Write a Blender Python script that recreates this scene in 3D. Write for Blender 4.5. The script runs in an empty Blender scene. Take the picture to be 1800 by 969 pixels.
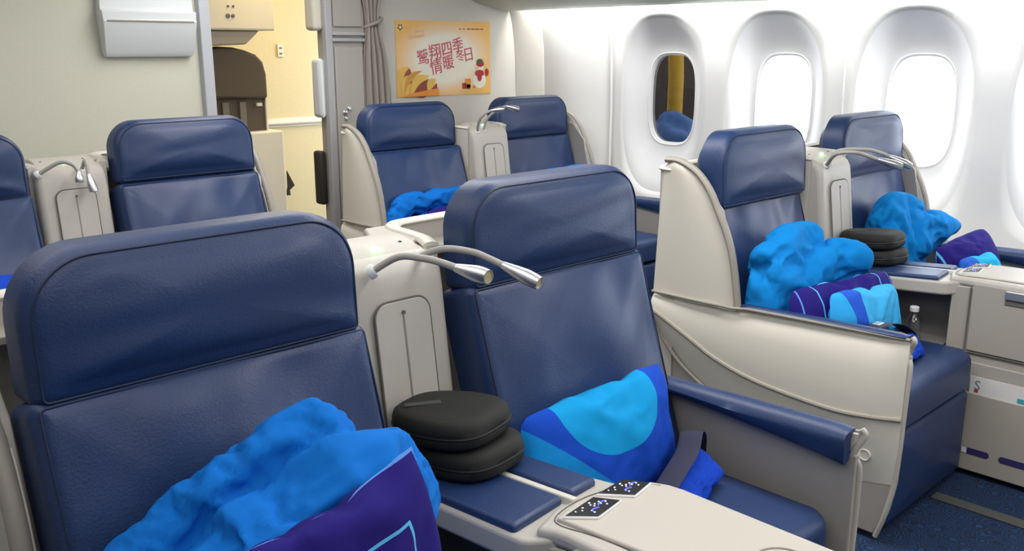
import bpy, bmesh, math, random
from math import sin, cos, pi, radians as R
from mathutils import Vector, Matrix, noise
random.seed(4)
S = bpy.context.scene
COL = S.collection

# ------------------------------------------------------------------ camera
yaw, pitch, roll = R(44.18), R(13.9), R(-.1)
fwd = Vector((sin(yaw)*cos(pitch), cos(yaw)*cos(pitch), -sin(pitch)))
rt = Vector((cos(yaw), -sin(yaw), 0)); up = rt.cross(fwd)
r2 = rt*cos(roll)+up*sin(roll); u2 = -rt*sin(roll)+up*cos(roll)
cd = bpy.data.cameras.new('camera'); cam = bpy.data.objects.new('camera', cd); COL.objects.link(cam)
cam.matrix_world = Matrix(((r2.x, u2.x, -fwd.x, 0), (r2.y, u2.y, -fwd.y, 0), (r2.z, u2.z, -fwd.z, 1.4), (0, 0, 0, 1)))
cd.sensor_width = 36; cd.lens = 1625/1800*36; cd.clip_start = .02
S.camera = cam
# ------------------------------------------------------------------ world, lights, exposure
W = bpy.data.worlds.new('world'); S.world = W; W.use_nodes = True
bg = W.node_tree.nodes['Background']; bg.inputs[0].default_value = (.90, .95, 1, 1); bg.inputs[1].default_value = 10.0
S.view_settings.view_transform = 'Standard'; S.view_settings.look = 'None'
S.view_settings.exposure = 0.18; S.view_settings.gamma = 1; S.view_settings.use_curve_mapping = False
def area(name, loc, sx, sy, power, color=(1, 1, 1), rot=(0, 0, 0)):
    l = bpy.data.lights.new(name, 'AREA'); l.shape = 'RECTANGLE'; l.size = sx; l.size_y = sy; l.energy = power; l.color = color
    o = bpy.data.objects.new(name, l); COL.objects.link(o); o.location = loc; o.rotation_euler = rot
    return o
area('aisle_ceiling_light', (2.1, 1.2, 2.08), .5, 5.2, 62, (1, .98, .95))
area('centre_ceiling_light', (.3, 1.0, 2.08), 1.5, 5.0, 33, (1, .98, .94))
area('sidewall_light', (3.985, 1.4, 1.675), .05, 5.2, 26, (1, .99, .97), (0, R(-20), 0))
area('galley_light', (2.9, 4.75, 2.05), .9, .8, 12, (1, .78, .42))

# ------------------------------------------------------------------ materials
def new_mat(name):
    m = bpy.data.materials.new(name); m.use_nodes = True
    return m, m.node_tree.nodes, m.node_tree.links, m.node_tree.nodes['Principled BSDF']
def mat(name, col, rough=.5, metal=0, bump=0, bscale=200, var=0, vscale=8, spec=.5, coat=0, stretch=None, sheen=0, dist=.002):
    m, N, L, b = new_mat(name)
    b.inputs['Base Color'].default_value = (*col, 1); b.inputs['Roughness'].default_value = rough
    b.inputs['Metallic'].default_value = metal; b.inputs['Specular IOR Level'].default_value = spec
    b.inputs['Coat Weight'].default_value = coat; b.inputs['Sheen Weight'].default_value = sheen
    tc = N.new('ShaderNodeTexCoord'); mp = N.new('ShaderNodeMapping'); L.new(tc.outputs['Object'], mp.inputs[0])
    if stretch: mp.inputs['Scale'].default_value = stretch
    if bump:
        n = N.new('ShaderNodeTexNoise'); n.inputs['Scale'].default_value = bscale; n.inputs['Detail'].default_value = 4
        L.new(mp.outputs[0], n.inputs['Vector'])
        bp = N.new('ShaderNodeBump'); bp.inputs['Strength'].default_value = bump; bp.inputs['Distance'].default_value = dist
        L.new(n.outputs['Fac'], bp.inputs['Height']); L.new(bp.outputs[0], b.inputs['Normal'])
    if var:
        n = N.new('ShaderNodeTexNoise'); n.inputs['Scale'].default_value = vscale; n.inputs['Detail'].default_value = 5
        L.new(mp.outputs[0], n.inputs['Vector'])
        mx = N.new('ShaderNodeMix'); mx.data_type = 'RGBA'
        mx.inputs[6].default_value = (*[c*(1-var) for c in col], 1); mx.inputs[7].default_value = (*[min(1, c*(1+var)) for c in col], 1)
        L.new(n.outputs['Fac'], mx.inputs[0]); L.new(mx.outputs[2], b.inputs['Base Color'])
    return m
def emit(name, col, s):
    m, N, L, b = new_mat(name)
    b.inputs['Base Color'].default_value = (*col, 1); b.inputs['Emission Color'].default_value = (*col, 1); b.inputs['Emission Strength'].default_value = s
    return m
M = {}
M['navy'] = mat('navy_leather', (.015, .039, .125), .42, bump=.3, bscale=260, var=.12, vscale=5, spec=.55)
M['navy_pipe'] = mat('navy_piping', (.010, .024, .07), .55)
M['cream'] = mat('cream_shell', (.73, .70, .62), .42, bump=.06, bscale=300)
M['warm'] = mat('warm_grey_console', (.52, .49, .44), .45, bump=.08, bscale=400)
M['trim'] = mat('grey_shell_trim', (.33, .305, .265), .38)
M['liner'] = mat('grey_liner', (.40, .375, .34), .55, bump=.05, bscale=400)  # on the seat shell this grey carries painted-in shade
M['drawer'] = mat('drawer_face', (.41, .38, .33), .5, bump=.1, bscale=300)
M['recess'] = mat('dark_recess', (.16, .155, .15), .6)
M['groove'] = mat('dark_groove', (.13, .12, .105), .7)
M['table'] = mat('table_top', (.55, .51, .45), .38, bump=.05, bscale=500)
M['white'] = mat('white_plastic', (.80, .80, .80), .35)
M['wall'] = mat('cabin_sidewall', (.80, .80, .80), .5, bump=.03, bscale=500)
M['reveal'] = mat('window_reveal', (.74, .74, .755), .5)
M['chrome'] = mat('brushed_metal', (.72, .72, .74), .36, metal=1)
M['neck'] = mat('gooseneck_rubber', (.42, .40, .37), .45)
M['lens'] = mat('lamp_lens', (.45, .40, .22), .3)
M['black'] = mat('black_nylon', (.009, .009, .007), .7, bump=.5, bscale=500)
M['blackgl'] = mat('black_panel', (.02, .02, .022), .22)
M['zip'] = mat('zip_tape', (.004, .004, .004), .6)
M['tag'] = mat('grey_tag', (.05, .052, .05), .6)
M['glow'] = emit('white_key', (.9, .92, 1), .5)
M['glowb'] = emit('blue_key', (.12, .14, .9), 1.0)
M['led'] = emit('green_led', (.25, 1, .35), 14)
M['belt'] = mat('seat_belt_webbing', (.022, .022, .06), .6, bump=.6, bscale=300, stretch=(1, 6, 1))
M['ceil'] = mat('ceiling_panel', (.72, .74, .70), .6)
M['bin'] = mat('bin_underside', (.46, .50, .44), .45, bump=.1, bscale=150)
M['brown'] = mat('brown_jump_seat', (.075, .055, .038), .55, bump=.2, bscale=300)
M['strap'] = mat('dark_grey_strap', (.16, .145, .125), .6)
M['darkstrap'] = mat('black_strap', (.03, .027, .022), .6)
M['cabinet'] = mat('grey_cabinet', (.43, .41, .375), .5, bump=.2, bscale=350)
M['cabtrim'] = mat('cabinet_trim', (.45, .45, .47), .4)
M['galley'] = mat('galley_wall', (.66, .57, .34), .6, bump=.1, bscale=200, var=.06, vscale=60)
M['gwhite'] = mat('galley_white', (.74, .70, .60), .45)
M['curtain'] = mat('taupe_curtain', (.36, .32, .29), .85, bump=.2, bscale=400)
M['bulk'] = mat('bulkhead_laminate', (.64, .63, .53), .6, bump=.1, bscale=300, var=.05, vscale=90)
M['bulk2'] = mat('bulkhead_laminate_grey', (.64, .62, .57), .6, bump=.1, bscale=300, var=.04, vscale=90)
M['pouch'] = mat('pouch_plastic', (.70, .73, .74), .45)
M['doorframe'] = mat('door_frame_metal', (.50, .52, .56), .4)
M['paper'] = mat('paper', (.75, .74, .72), .6)
M['red'] = mat('red_ink', (.5, .03, .03), .6)
M['teal'] = mat('teal_ink', (.05, .4, .45), .6)
M['inkgrey'] = mat('grey_ink', (.25, .26, .3), .6)
M['purpleitem'] = mat('purple_slipper', (.03, .02, .12), .7)
M['track'] = mat('seat_track_cover', (.07, .075, .07), .6)
M['outy'] = mat('yellow_steel', (.8, .5, .03), .5)
M['outb'] = mat('blue_tarp', (.10, .25, .6), .6, var=.5, vscale=10)
M['outd'] = mat('dark_hull', (.10, .085, .075), .6)
M['apron'] = mat('concrete_apron', (.45, .45, .45), .8)
M['outg'] = mat('grey_loader', (.25, .25, .26), .6)
M['velcro'] = mat('olive_velcro', (.02, .06, .05), .9)

def glass(name, tint, gl=.08):
    m, N, L, b = new_mat(name)
    t = N.new('ShaderNodeBsdfTransparent'); t.inputs[0].default_value = (*tint, 1)
    g = N.new('ShaderNodeBsdfGlossy'); g.inputs['Roughness'].default_value = .05
    mx = N.new('ShaderNodeMixShader'); mx.inputs[0].default_value = gl
    L.new(t.outputs[0], mx.inputs[1]); L.new(g.outputs[0], mx.inputs[2]); L.new(mx.outputs[0], N['Material Output'].inputs[0])
    return m
M['pane'] = glass('window_pane', (.97, .98, 1), .04)
M['dimpane'] = glass('dimmed_window_pane', (.26, .25, .25), .05)
M['bottle'] = glass('clear_bottle', (.9, .92, .93), .18)

def cloth_mat(name, col, wr=.5, wscale=9, sc=(1, 1, 1), fine=True):
    """soft cotton: wide creases and a fine weave in the bump"""
    m, N, L, b = new_mat(name)
    b.inputs['Base Color'].default_value = (*col, 1); b.inputs['Roughness'].default_value = .85
    b.inputs['Sheen Weight'].default_value = .0; b.inputs['Specular IOR Level'].default_value = .15
    tc = N.new('ShaderNodeTexCoord'); mp = N.new('ShaderNodeMapping'); mp.inputs['Scale'].default_value = sc
    L.new(tc.outputs['Object'], mp.inputs[0])
    n = N.new('ShaderNodeTexNoise'); n.noise_type = 'RIDGED_MULTIFRACTAL'; n.inputs['Scale'].default_value = wscale
    n.inputs['Detail'].default_value = 3; n.inputs['Distortion'].default_value = .6
    L.new(mp.outputs[0], n.inputs['Vector'])
    bp = N.new('ShaderNodeBump'); bp.inputs['Strength'].default_value = wr; bp.inputs['Distance'].default_value = .02
    L.new(n.outputs['Fac'], bp.inputs['Height'])
    f = N.new('ShaderNodeTexNoise'); f.inputs['Scale'].default_value = 700
    b2 = N.new('ShaderNodeBump'); b2.inputs['Strength'].default_value = .25; b2.inputs['Distance'].default_value = .001
    L.new(tc.outputs['Object'], f.inputs['Vector']); L.new(f.outputs['Fac'], b2.inputs['Height']); L.new(bp.outputs[0], b2.inputs['Normal'])
    L.new(b2.outputs[0], b.inputs['Normal'])
    return m
M['duvet'] = cloth_mat('bright_blue_cotton', (.004, .155, .58), .7, 12)
M['duvet_window_lit'] = cloth_mat('window_lit_blue_cotton', (.004, .22, .62), .8, 14)  # same blue cotton, with daylight from the windows painted into its colour
M['purple'] = cloth_mat('indigo_cotton', (.020, .012, .17), .45, 8)
M['royal'] = cloth_mat('royal_blue_cotton', (.01, .06, .52), .45, 8)

def sdf_pillow(name, base, shapes, wr=.35):
    """pillow cloth whose printed shapes are given in the pillow's own x, z (metres)"""
    m = cloth_mat(name, base, wr, 7); N, L = m.node_tree.nodes, m.node_tree.links; b = N['Principled BSDF']
    tc = N.new('ShaderNodeUVMap'); sp = N.new('ShaderNodeSeparateXYZ'); L.new(tc.outputs[0], sp.inputs[0])
    def mth(op, a, c=None):
        n = N.new('ShaderNodeMath'); n.operation = op
        for i, v in enumerate((a, c)):
            if v is None: continue
            if hasattr(v, 'is_linked') or hasattr(v, 'links'): L.new(v, n.inputs[i])
            else: n.inputs[i].default_value = v
        return n.outputs[0]
    cur = None
    for kind, prm, col in shapes:
        X, Z = sp.outputs[0], sp.outputs[1]
        if kind == 'ellipse':
            cx, cz, rx, rz, rot = prm
            dx, dz = mth('SUBTRACT', X, cx), mth('SUBTRACT', Z, cz)
            u = mth('ADD', mth('MULTIPLY', dx, cos(rot)/rx), mth('MULTIPLY', dz, sin(rot)/rx))
            v = mth('ADD', mth('MULTIPLY', dx, -sin(rot)/rz), mth('MULTIPLY', dz, cos(rot)/rz))
            d = mth('ADD', mth('MULTIPLY', u, u), mth('MULTIPLY', v, v)); fac = mth('LESS_THAN', d, 1)
        elif kind == 'half':
            a, c, d0 = prm
            fac = mth('LESS_THAN', mth('ADD', mth('MULTIPLY', X, a), mth('MULTIPLY', Z, c)), d0)
        elif kind == 'frame':
            hx, hz, w = prm
            q = mth('MAXIMUM', mth('SUBTRACT', mth('ABSOLUTE', X), hx), mth('SUBTRACT', mth('ABSOLUTE', Z), hz))
            fac = mth('LESS_THAN', mth('ABSOLUTE', q), w)
        mx = N.new('ShaderNodeMix'); mx.data_type = 'RGBA'; mx.inputs[7].default_value = (*col, 1)
        L.new(fac, mx.inputs[0])
        if cur is None: mx.inputs[6].default_value = (*base, 1)
        else: L.new(cur, mx.inputs[6])
        cur = mx.outputs[2]
    L.new(cur, b.inputs['Base Color'])
    return m
CY, RB = (.006, .33, .72), (.008, .07, .52)
M['print'] = sdf_pillow('printed_pillow', RB, [('half', (.26, .30, -.026), (.006, .25, .66)), ('ellipse', (.0, .110, .150, .110, -.25), CY)])
M['print2'] = sdf_pillow('printed_pillow_small', (.02, .10, .60), [('ellipse', (.05, .04, .13, .14, .3), (.05, .42, .80)), ('half', (1, .2, -.12), (.03, .36, .78))])
M['print3'] = sdf_pillow('printed_pillow_teal', (.02, .42, .72), [('ellipse', (-.1, -.02, .06, .2, 0), (.02, .12, .6))])
M['stitched'] = sdf_pillow('stitched_indigo_pillow', (.020, .012, .175), [('frame', (.145, .115, .0022), (.12, .50, .85)), ('frame', (.2095, .1790, .0022), (.10, .28, .75))])

# carpet: navy with brighter blue swirls
m, N, L, b = new_mat('blue_carpet'); M['carpet'] = m
tc = N.new('ShaderNodeTexCoord'); v = N.new('ShaderNodeTexVoronoi'); v.inputs['Scale'].default_value = 22
L.new(tc.outputs['Object'], v.inputs['Vector'])
w = N.new('ShaderNodeMath'); w.operation = 'SINE'; w2 = N.new('ShaderNodeMath'); w2.operation = 'MULTIPLY'; w2.inputs[1].default_value = 34
L.new(v.outputs['Distance'], w2.inputs[0]); L.new(w2.outputs[0], w.inputs[0])
cr = N.new('ShaderNodeValToRGB'); cr.color_ramp.elements[0].position = .35; cr.color_ramp.elements[0].color = (.004, .014, .05, 1)
cr.color_ramp.elements[1].color = (.008, .055, .16, 1); L.new(w.outputs[0], cr.inputs[0]); L.new(cr.outputs[0], b.inputs['Base Color'])
b.inputs['Roughness'].default_value = .95
n = N.new('ShaderNodeTexNoise'); n.inputs['Scale'].default_value = 350; bp = N.new('ShaderNodeBump'); bp.inputs['Strength'].default_value = .8; bp.inputs['Distance'].default_value = .004
L.new(tc.outputs['Object'], n.inputs['Vector']); L.new(n.outputs['Fac'], bp.inputs['Height']); L.new(bp.outputs[0], b.inputs['Normal'])
# poster ground: cream centre, golden border (printed colour)
m, N, L, b = new_mat('poster_print'); M['poster'] = m
tc = N.new('ShaderNodeTexCoord'); mp = N.new('ShaderNodeMapping'); mp.inputs['Scale'].default_value = (2.35, 1, 3.9)
gr = N.new('ShaderNodeTexGradient'); gr.gradient_type = 'QUADRATIC_SPHERE'; L.new(tc.outputs['Object'], mp.inputs[0]); L.new(mp.outputs[0], gr.inputs[0])
cr = N.new('ShaderNodeValToRGB'); cr.color_ramp.elements[0].color = (.88, .50, .13, 1); cr.color_ramp.elements[1].position = .26; cr.color_ramp.elements[1].color = (.90, .85, .72, 1)
L.new(gr.outputs['Fac'], cr.inputs[0]); L.new(cr.outputs[0], b.inputs['Base Color']); b.inputs['Roughness'].default_value = .5
for nm, c in dict(pink=(.62, .10, .16), gold=(.80, .52, .10), ochre=(.62, .30, .05), maroon=(.28, .06, .03), orange=(.85, .30, .04), snow=(.85, .85, .72), red2=(.45, .02, .03), green=(.06, .10, .03), palepink=(.85, .55, .42)).items():
    M[nm] = mat('print_'+nm, c, .5)

# ------------------------------------------------------------------ helpers
def obj(name, me, material=None, parent=None, loc=None, rot=None, bevel=0, seg=3, smooth=True, sub=0):
    if isinstance(me, bmesh.types.BMesh):
        bm = me; bmesh.ops.recalc_face_normals(bm, faces=bm.faces)
        me = bpy.data.meshes.new(name); bm.to_mesh(me); bm.free()
    o = bpy.data.objects.new(name, me); COL.objects.link(o)
    for mm in (material if isinstance(material, (list, tuple)) else [material]):
        if mm: me.materials.append(M[mm] if isinstance(mm, str) else mm)
    if parent: o.parent = parent
    if loc is not None: o.location = loc
    if rot is not None: o.rotation_euler = rot
    if bevel:
        b = o.modifiers.new('bevel', 'BEVEL'); b.width = bevel; b.segments = seg; b.limit_method = 'ANGLE'; b.angle_limit = R(35); b.harden_normals = False
    if sub:
        b = o.modifiers.new('sub', 'SUBSURF'); b.levels = sub; b.render_levels = sub
    if smooth:
        for p in me.polygons: p.use_smooth = True
        me.set_sharp_from_angle(angle=R(40))
    return o
def tag(o, label, cat, group=None, kind=None):
    o['label'] = label; o['category'] = cat
    if group: o['group'] = group
    if kind: o['kind'] = kind
    return o
def struct(o): o['kind'] = 'structure'; return o
def empty(name, loc=(0, 0, 0), rz=0):
    o = bpy.data.objects.new(name, None); o.empty_display_size = .05; COL.objects.link(o); o.location = loc; o.rotation_euler = (0, 0, rz); return o
def copy_tree(o, parent=None):
    c = o.copy(); COL.objects.link(c); c.parent = parent
    for ch in list(o.children): copy_tree(ch, c)
    return c
def box(bm, lo, hi, mtx=None):
    vs = [Vector((x, y, z)) for x in (lo[0], hi[0]) for y in (lo[1], hi[1]) for z in (lo[2], hi[2])]
    if mtx: vs = [mtx @ v for v in vs]
    V = [bm.verts.new(v) for v in vs]
    for f in ((0, 1, 3, 2), (4, 6, 7, 5), (0, 4, 5, 1), (2, 3, 7, 6), (0, 2, 6, 4), (1, 5, 7, 3)): bm.faces.new([V[i] for i in f])
    return bm
def boxo(name, lo, hi, material, parent=None, bevel=.004, **k):
    return obj(name, box(bmesh.new(), lo, hi), material, parent, bevel=bevel, **k)
def prism(bm, pts, axis, a, b):
    """closed 2-D outline pts pushed from a to b along axis (x: pts are y,z; y: x,z; z: x,y)"""
    f = {'x': lambda p, t: (t, p[0], p[1]), 'y': lambda p, t: (p[0], t, p[1]), 'z': lambda p, t: (p[0], p[1], t)}[axis]
    A = [bm.verts.new(f(p, a)) for p in pts]; B = [bm.verts.new(f(p, b)) for p in pts]
    n = len(pts)
    bm.faces.new(A); bm.faces.new(B[::-1])
    for i in range(n): bm.faces.new((A[i], A[(i+1) % n], B[(i+1) % n], B[i]))
    return bm
def catmull(pts, n=8):
    P = [Vector(p) for p in pts]; P = [P[0]*2-P[1]]+P+[P[-1]*2-P[-2]]; out = []
    for i in range(1, len(P)-2):
        for k in range(n):
            t = k/n
            out.append(.5*((2*P[i])+(P[i+1]-P[i-1])*t+(2*P[i-1]-5*P[i]+4*P[i+1]-P[i+2])*t*t+(3*P[i]-P[i-1]-3*P[i+1]+P[i+2])*t**3))
    out.append(P[-2]); return out
def tube(bm, pts, r, seg=10, closed=False, flat=1.0, domed=False):
    P = [Vector(p) for p in pts]; n = len(P); rr = r if callable(r) else (lambda t: r)
    rings = []; ref = Vector((0, 0, 1))
    for i in range(n):
        a = P[(i-1) % n] if (closed or i > 0) else P[i]; b = P[(i+1) % n] if (closed or i < n-1) else P[i]
        t = (b-a).normalized()
        if abs(t.dot(ref)) > .98: ref = Vector((0, 1, 0)) if abs(t.y) < .9 else Vector((1, 0, 0))
        s = t.cross(ref).normalized(); u = s.cross(t).normalized(); ref = u
        q = rr(i/(n-1))
        rings.append([bm.verts.new(P[i]+s*cos(2*pi*k/seg)*q+u*sin(2*pi*k/seg)*q*flat) for k in range(seg)])
    for i in range(n if closed else n-1):
        A, B = rings[i], rings[(i+1) % n]
        for k in range(seg): bm.faces.new((A[k], A[(k+1) % seg], B[(k+1) % seg], B[k]))
    if not closed: bm.faces.new(rings[0]); bm.faces.new(rings[-1][::-1])
    return bm
def tubeo(name, pts, r, material, parent=None, smooth_n=8, **k):
    return obj(name, tube(bmesh.new(), catmull(pts, smooth_n) if smooth_n else pts, r, **k), material, parent)
def loft(bm, secs, cap=True):
    rings = [[bm.verts.new(p) for p in s] for s in secs]; n = len(rings[0])
    for A, B in zip(rings, rings[1:]):
        for k in range(n): bm.faces.new((A[k], A[(k+1) % n], B[(k+1) % n], B[k]))
    if cap: bm.faces.new(rings[0]); bm.faces.new(rings[-1][::-1])
    return bm
def lathe(bm, prof, c=(0, 0, 0), axis=Vector((0, 0, 1)), seg=24):
    axis = Vector(axis).normalized(); q = Vector((0, 0, 1)).rotation_difference(axis); c = Vector(c)
    rings = [[bm.verts.new(c+q @ Vector((r*cos(2*pi*k/seg), r*sin(2*pi*k/seg), h))) for k in range(seg)] for r, h in prof]
    for A, B in zip(rings, rings[1:]):
        for k in range(seg): bm.faces.new((A[k], A[(k+1) % seg], B[(k+1) % seg], B[k]))
    bm.faces.new(rings[0][::-1]); bm.faces.new(rings[-1]); return bm
def rrect(w, h, rt_, rb, inset=0, n=10, cx=0, z0=0):
    """outline in x,z: bottom at z0; top corner radius rt_, bottom rb"""
    x0, x1, b0, t0 = cx-w/2+inset, cx+w/2-inset, z0+inset, z0+h-inset
    rt_, rb = max(rt_-inset, .001), max(rb-inset, .001); out = []
    for (px, pz, r, a) in ((x1-rb, b0+rb, rb, -90), (x1-rt_, t0-rt_, rt_, 0), (x0+rt_, t0-rt_, rt_, 90), (x0+rb, b0+rb, rb, 180)):
        for k in range(n+1):
            an = R(a+90*k/n); out.append((px+r*cos(an), pz+r*sin(an)))
    # extra points on the straight runs keep the caps even
    res = []
    for i in range(len(out)):
        a, b = Vector(out[i]), Vector(out[(i+1) % len(out)]); res.append(tuple(a)); d = (b-a).length
        if d > .03:
            q = int(d/.02)
            for j in range(1, q): res.append(tuple(a+(b-a)*j/q))
    return res
def puff(w, h, rt_, rb, depth, er=.02, bulge=.012, rings=12, wr=0, seed=0, stretch=(3, 9), backr=.008, steps=5):
    """upholstered block: outline in x,z, front at y=0 facing -y, back at y=depth"""
    base = rrect(w, h, rt_, rb); cz = h/2; bm = bmesh.new()
    def ins(d):
        q = rrect(w, h, rt_, rb, d)
        if len(q) != len(base):   # same count by radial scaling
            q = [(x*(1-2*d/w), cz+(z-cz)*(1-2*d/h)) for x, z in base]
        return q
    secs = [[(x, depth, z) for x, z in ins(backr)], [(x, depth-backr, z) for x, z in ins(0)], [(x, er, z) for x, z in ins(0)]]
    for k in range(1, steps+1):
        a = pi/2*k/steps; secs.append([(x, er*(1-sin(a)), z) for x, z in ins(er*(1-cos(a)))])
    front = ins(er)
    for k in range(1, rings):
        s = 1-k/rings; secs.append([(x*s, -bulge*(1-s**2.4), cz+(z-cz)*s) for x, z in front])
    R_ = [[bm.verts.new(p) for p in s] for s in secs]; n = len(base)
    for A, B in zip(R_, R_[1:]):
        for k in range(n): bm.faces.new((A[k], A[(k+1) % n], B[(k+1) % n], B[k]))
    bm.faces.new(R_[0]); c = bm.verts.new((0, -bulge, cz))
    for k in range(n): bm.faces.new((R_[-1][k], R_[-1][(k+1) % n], c))
    if wr:
        for v in bm.verts:
            if v.co.y < er*.7:
                e = min(1, min(w/2-abs(v.co.x), v.co.z, h-v.co.z)/.05)
                q = noise.noise(Vector((v.co.x*stretch[0]+seed*7.3, v.co.z*stretch[1]+v.co.x*1.3, seed*3.1)))
                q2 = noise.noise(Vector((v.co.x*stretch[0]*2.3+seed*1.3, v.co.z*stretch[1]*2.2-v.co.x*3, seed)))
                v.co.y -= wr*max(e, 0)*(q+.45*q2)
    return bm
def puff_edge(w, h, rt_, rb, er, off=.30):
    d = er*off
    return [(x, er*(1-sin(math.acos(1-off)))-.001, z) for x, z in rrect(w, h, rt_, rb, d)]
def interp(tab, t):
    if t <= tab[0][0]: return tab[0][1]
    for (a, b), (c, d) in zip(tab, tab[1:]):
        if t <= c: return b+(d-b)*(t-a)/(c-a)
    return tab[-1][1]

# ------------------------------------------------------------------ room shell
bm = box(bmesh.new(), (-2.2, -2.0, -.05), (4.3, 6.2, 0)); struct(obj('floor', bm, 'carpet'))
YC = (3.08, 2.405, 1.73, 1.055, .38, -.295, -.97); CW = .3375; Z0, Z1 = .50, 1.64
def wx(z): return interp(((0, 4.04), (.35, 4.09), (.7, 4.115), (1.1, 4.12), (1.4, 4.11), (1.55, 4.085), (1.64, 4.055), (1.8, 3.98)), z)
def oval(yc, z0, z1, hw, n=72, p=2.6):
    cz, hz = (z0+z1)/2, (z1-z0)/2; out = []
    for k in range(n):
        a = 2*pi*k/n; c, s = cos(a), sin(a)
        out.append((yc+hw*abs(c)**(2/p)*(1 if c >= 0 else -1), cz+hz*abs(s)**(2/p)*(1 if s >= 0 else -1)))
    return out
def cellrect(yc, pts):
    out = []; cz = (Z0+Z1)/2
    for (y, z) in pts:
        dy, dz = y-yc, z-1.085
        t = min(CW/abs(dy) if abs(dy) > 1e-6 else 9e9, ((Z1-1.085) if dz > 0 else (1.085-Z0))/abs(dz) if abs(dz) > 1e-6 else 9e9)
        out.append((yc+dy*t, 1.085+dz*t))
    return out
bm = bmesh.new()
for yc in YC:
    o_ = oval(yc, .62, 1.55, .262); c_ = cellrect(yc, o_); rings = []
    for t in (0, .33, .66, 1):
        rings.append([bm.verts.new((wx(a[1]+(b[1]-a[1])*t), a[0]+(b[0]-a[0])*t, a[1]+(b[1]-a[1])*t)) for a, b in zip(o_, c_)])
    n = len(o_)
    for A, B in zip(rings, rings[1:]):
        for k in range(n): bm.faces.new((A[k], A[(k+1) % n], B[(k+1) % n], B[k]))
    # cell corners
    for sy in (-1, 1):
        for zz in (Z0, Z1):
            best = sorted(range(n), key=lambda k: (c_[k][0]-(yc+sy*CW))**2+(c_[k][1]-zz)**2)[:1][0]
            rings[-1][best].co = (wx(zz), yc+sy*CW, zz)
def strip(y0, y1, zs):
    for a, b in zip(zs, zs[1:]):
        bm.faces.new([bm.verts.new(p) for p in ((wx(a), y0, a), (wx(a), y1, a), (wx(b), y1, b), (wx(b), y0, b))])
ya, yb = YC[-1]-CW, YC[0]+CW
strip(ya, yb, (0, .12, .25, .4, Z0)); strip(ya, yb, (Z1, 1.7, 1.8))
strip(yb, 4.12, (0, .12, .25, .4, Z0, .7, .85, 1.0, 1.1, 1.25, 1.4, 1.5, 1.6, Z1, 1.7, 1.8)); strip(-2.0, ya, (0, .25, Z0, .8, 1.1, 1.4, Z1, 1.8))
bmesh.ops.remove_doubles(bm, verts=bm.verts, dist=.0008)
wall = struct(obj('wall_right', bm, 'wall')); sol = wall.modifiers.new('s', 'SOLIDIFY'); sol.thickness = .012; sol.offset = 1
for i, yc in enumerate(YC):
    secs = []
    for t in (0, .12, .3, .5, .7, .85, .95, 1.0):
        e = t
        z0, z1, hw = .62+(.875-.62)*e, 1.55+(1.365-1.55)*e, .262+(.152-.262)*e
        ring = oval(yc, z0, z1, hw, p=2.6+.6*t)
        secs.append([(wx(z)*(1-t)+4.115*t+.10*sin(t*pi/2)**(1.0+.9*min(1, max(0, (1.35-z)/.5))), y, z) for y, z in ring])
    for q in ((.875, 1.365, .152, .104), (.882, 1.358, .146, .106), (.886, 1.354, .143, .14)):
        secs.append([(4.115+q[3], y, z) for y, z in oval(yc, q[0], q[1], q[2], p=3.2)])
    w_ = struct(obj('window_%d' % (i+1), loft(bmesh.new(), secs, False), 'reveal'))
    obj('window_frame', tube(bmesh.new(), [(4.216, y, z) for y, z in oval(yc, .872, 1.368, .155, p=3.2)], .004, 8, True), 'white', w_)
    obj('pane', prism(bmesh.new(), oval(yc, .885, 1.355, .144, p=3.2), 'x', 4.238, 4.243), 'dimpane' if i == 0 else 'pane', w_)
for k, y in enumerate((3.43, 2.045, .66)):
    bm = tube(bmesh.new(), [(wx(z)-.001, y, z) for z in [i*.1 for i in range(18)]], .005, 6)
    struct(obj('trim_%d' % (k+1), bm, 'wall'))
# corner moulding between sidewall and bulkhead
struct(obj('trim_4', loft(bmesh.new(), [[(wx(z)-.10, 4.10, z), (wx(z)-.085, 4.05, z), (wx(z)-.01, 3.955, z), (wx(z)+.02, 3.95, z), (wx(z)+.02, 4.10, z)] for z in [i*.09 for i in range(20)]]), 'bulk2', bevel=.004))
# ceiling
struct(obj('ceiling', box(bmesh.new(), (-2.2, -2, 2.12), (4.3, 6.2, 2.16)), 'ceil'))
struct(obj('wall_left', box(bmesh.new(), (-2.2, -2, 0), (-2.15, 6.2, 2.12)), 'bulk2'))
struct(obj('wall_rear', box(bmesh.new(), (-2.2, -2.05, 0), (4.3, -2, 2.12)), 'cabinet'))
# overhead bin above the window seats
pr = [(3.45, 2.12), (3.42, 1.95), (3.46, 1.80), (3.56, 1.70), (3.70, 1.645), (3.84, 1.615), (3.945, 1.605), (3.965, 1.612), (3.955, 1.64), (3.90, 1.68), (3.90, 1.80), (4.3, 1.85), (4.3, 2.12)]
b_ = obj('overhead_bin', prism(bmesh.new(), pr, 'y', -2, 4.10), 'bin', bevel=.006)
tag(b_, 'rounded grey-green underside of the overhead bin above the window seats', 'overhead bin')
# forward bulkheads with the aisle opening
struct(obj('wall_front_left', box(bmesh.new(), (-2.2, 4.10, 0), (2.0, 4.14, 2.12)), 'bulk'))
struct(obj('wall_front_right', box(bmesh.new(), (2.86, 4.10, 0), (4.3, 4.14, 2.12)), 'bulk2'))
struct(obj('trim_5', box(bmesh.new(), (1.995, 4.06, 0), (2.047, 4.16, 2.12)), 'doorframe', bevel=.006))
struct(obj('wall_galley_left', box(bmesh.new(), (1.2, 4.14, 0), (1.24, 6.2, 2.12)), 'galley'))
struct(obj('wall_galley', box(bmesh.new(), (1.2, 5.50, 0), (4.3, 5.55, 2.12)), 'galley'))

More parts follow.
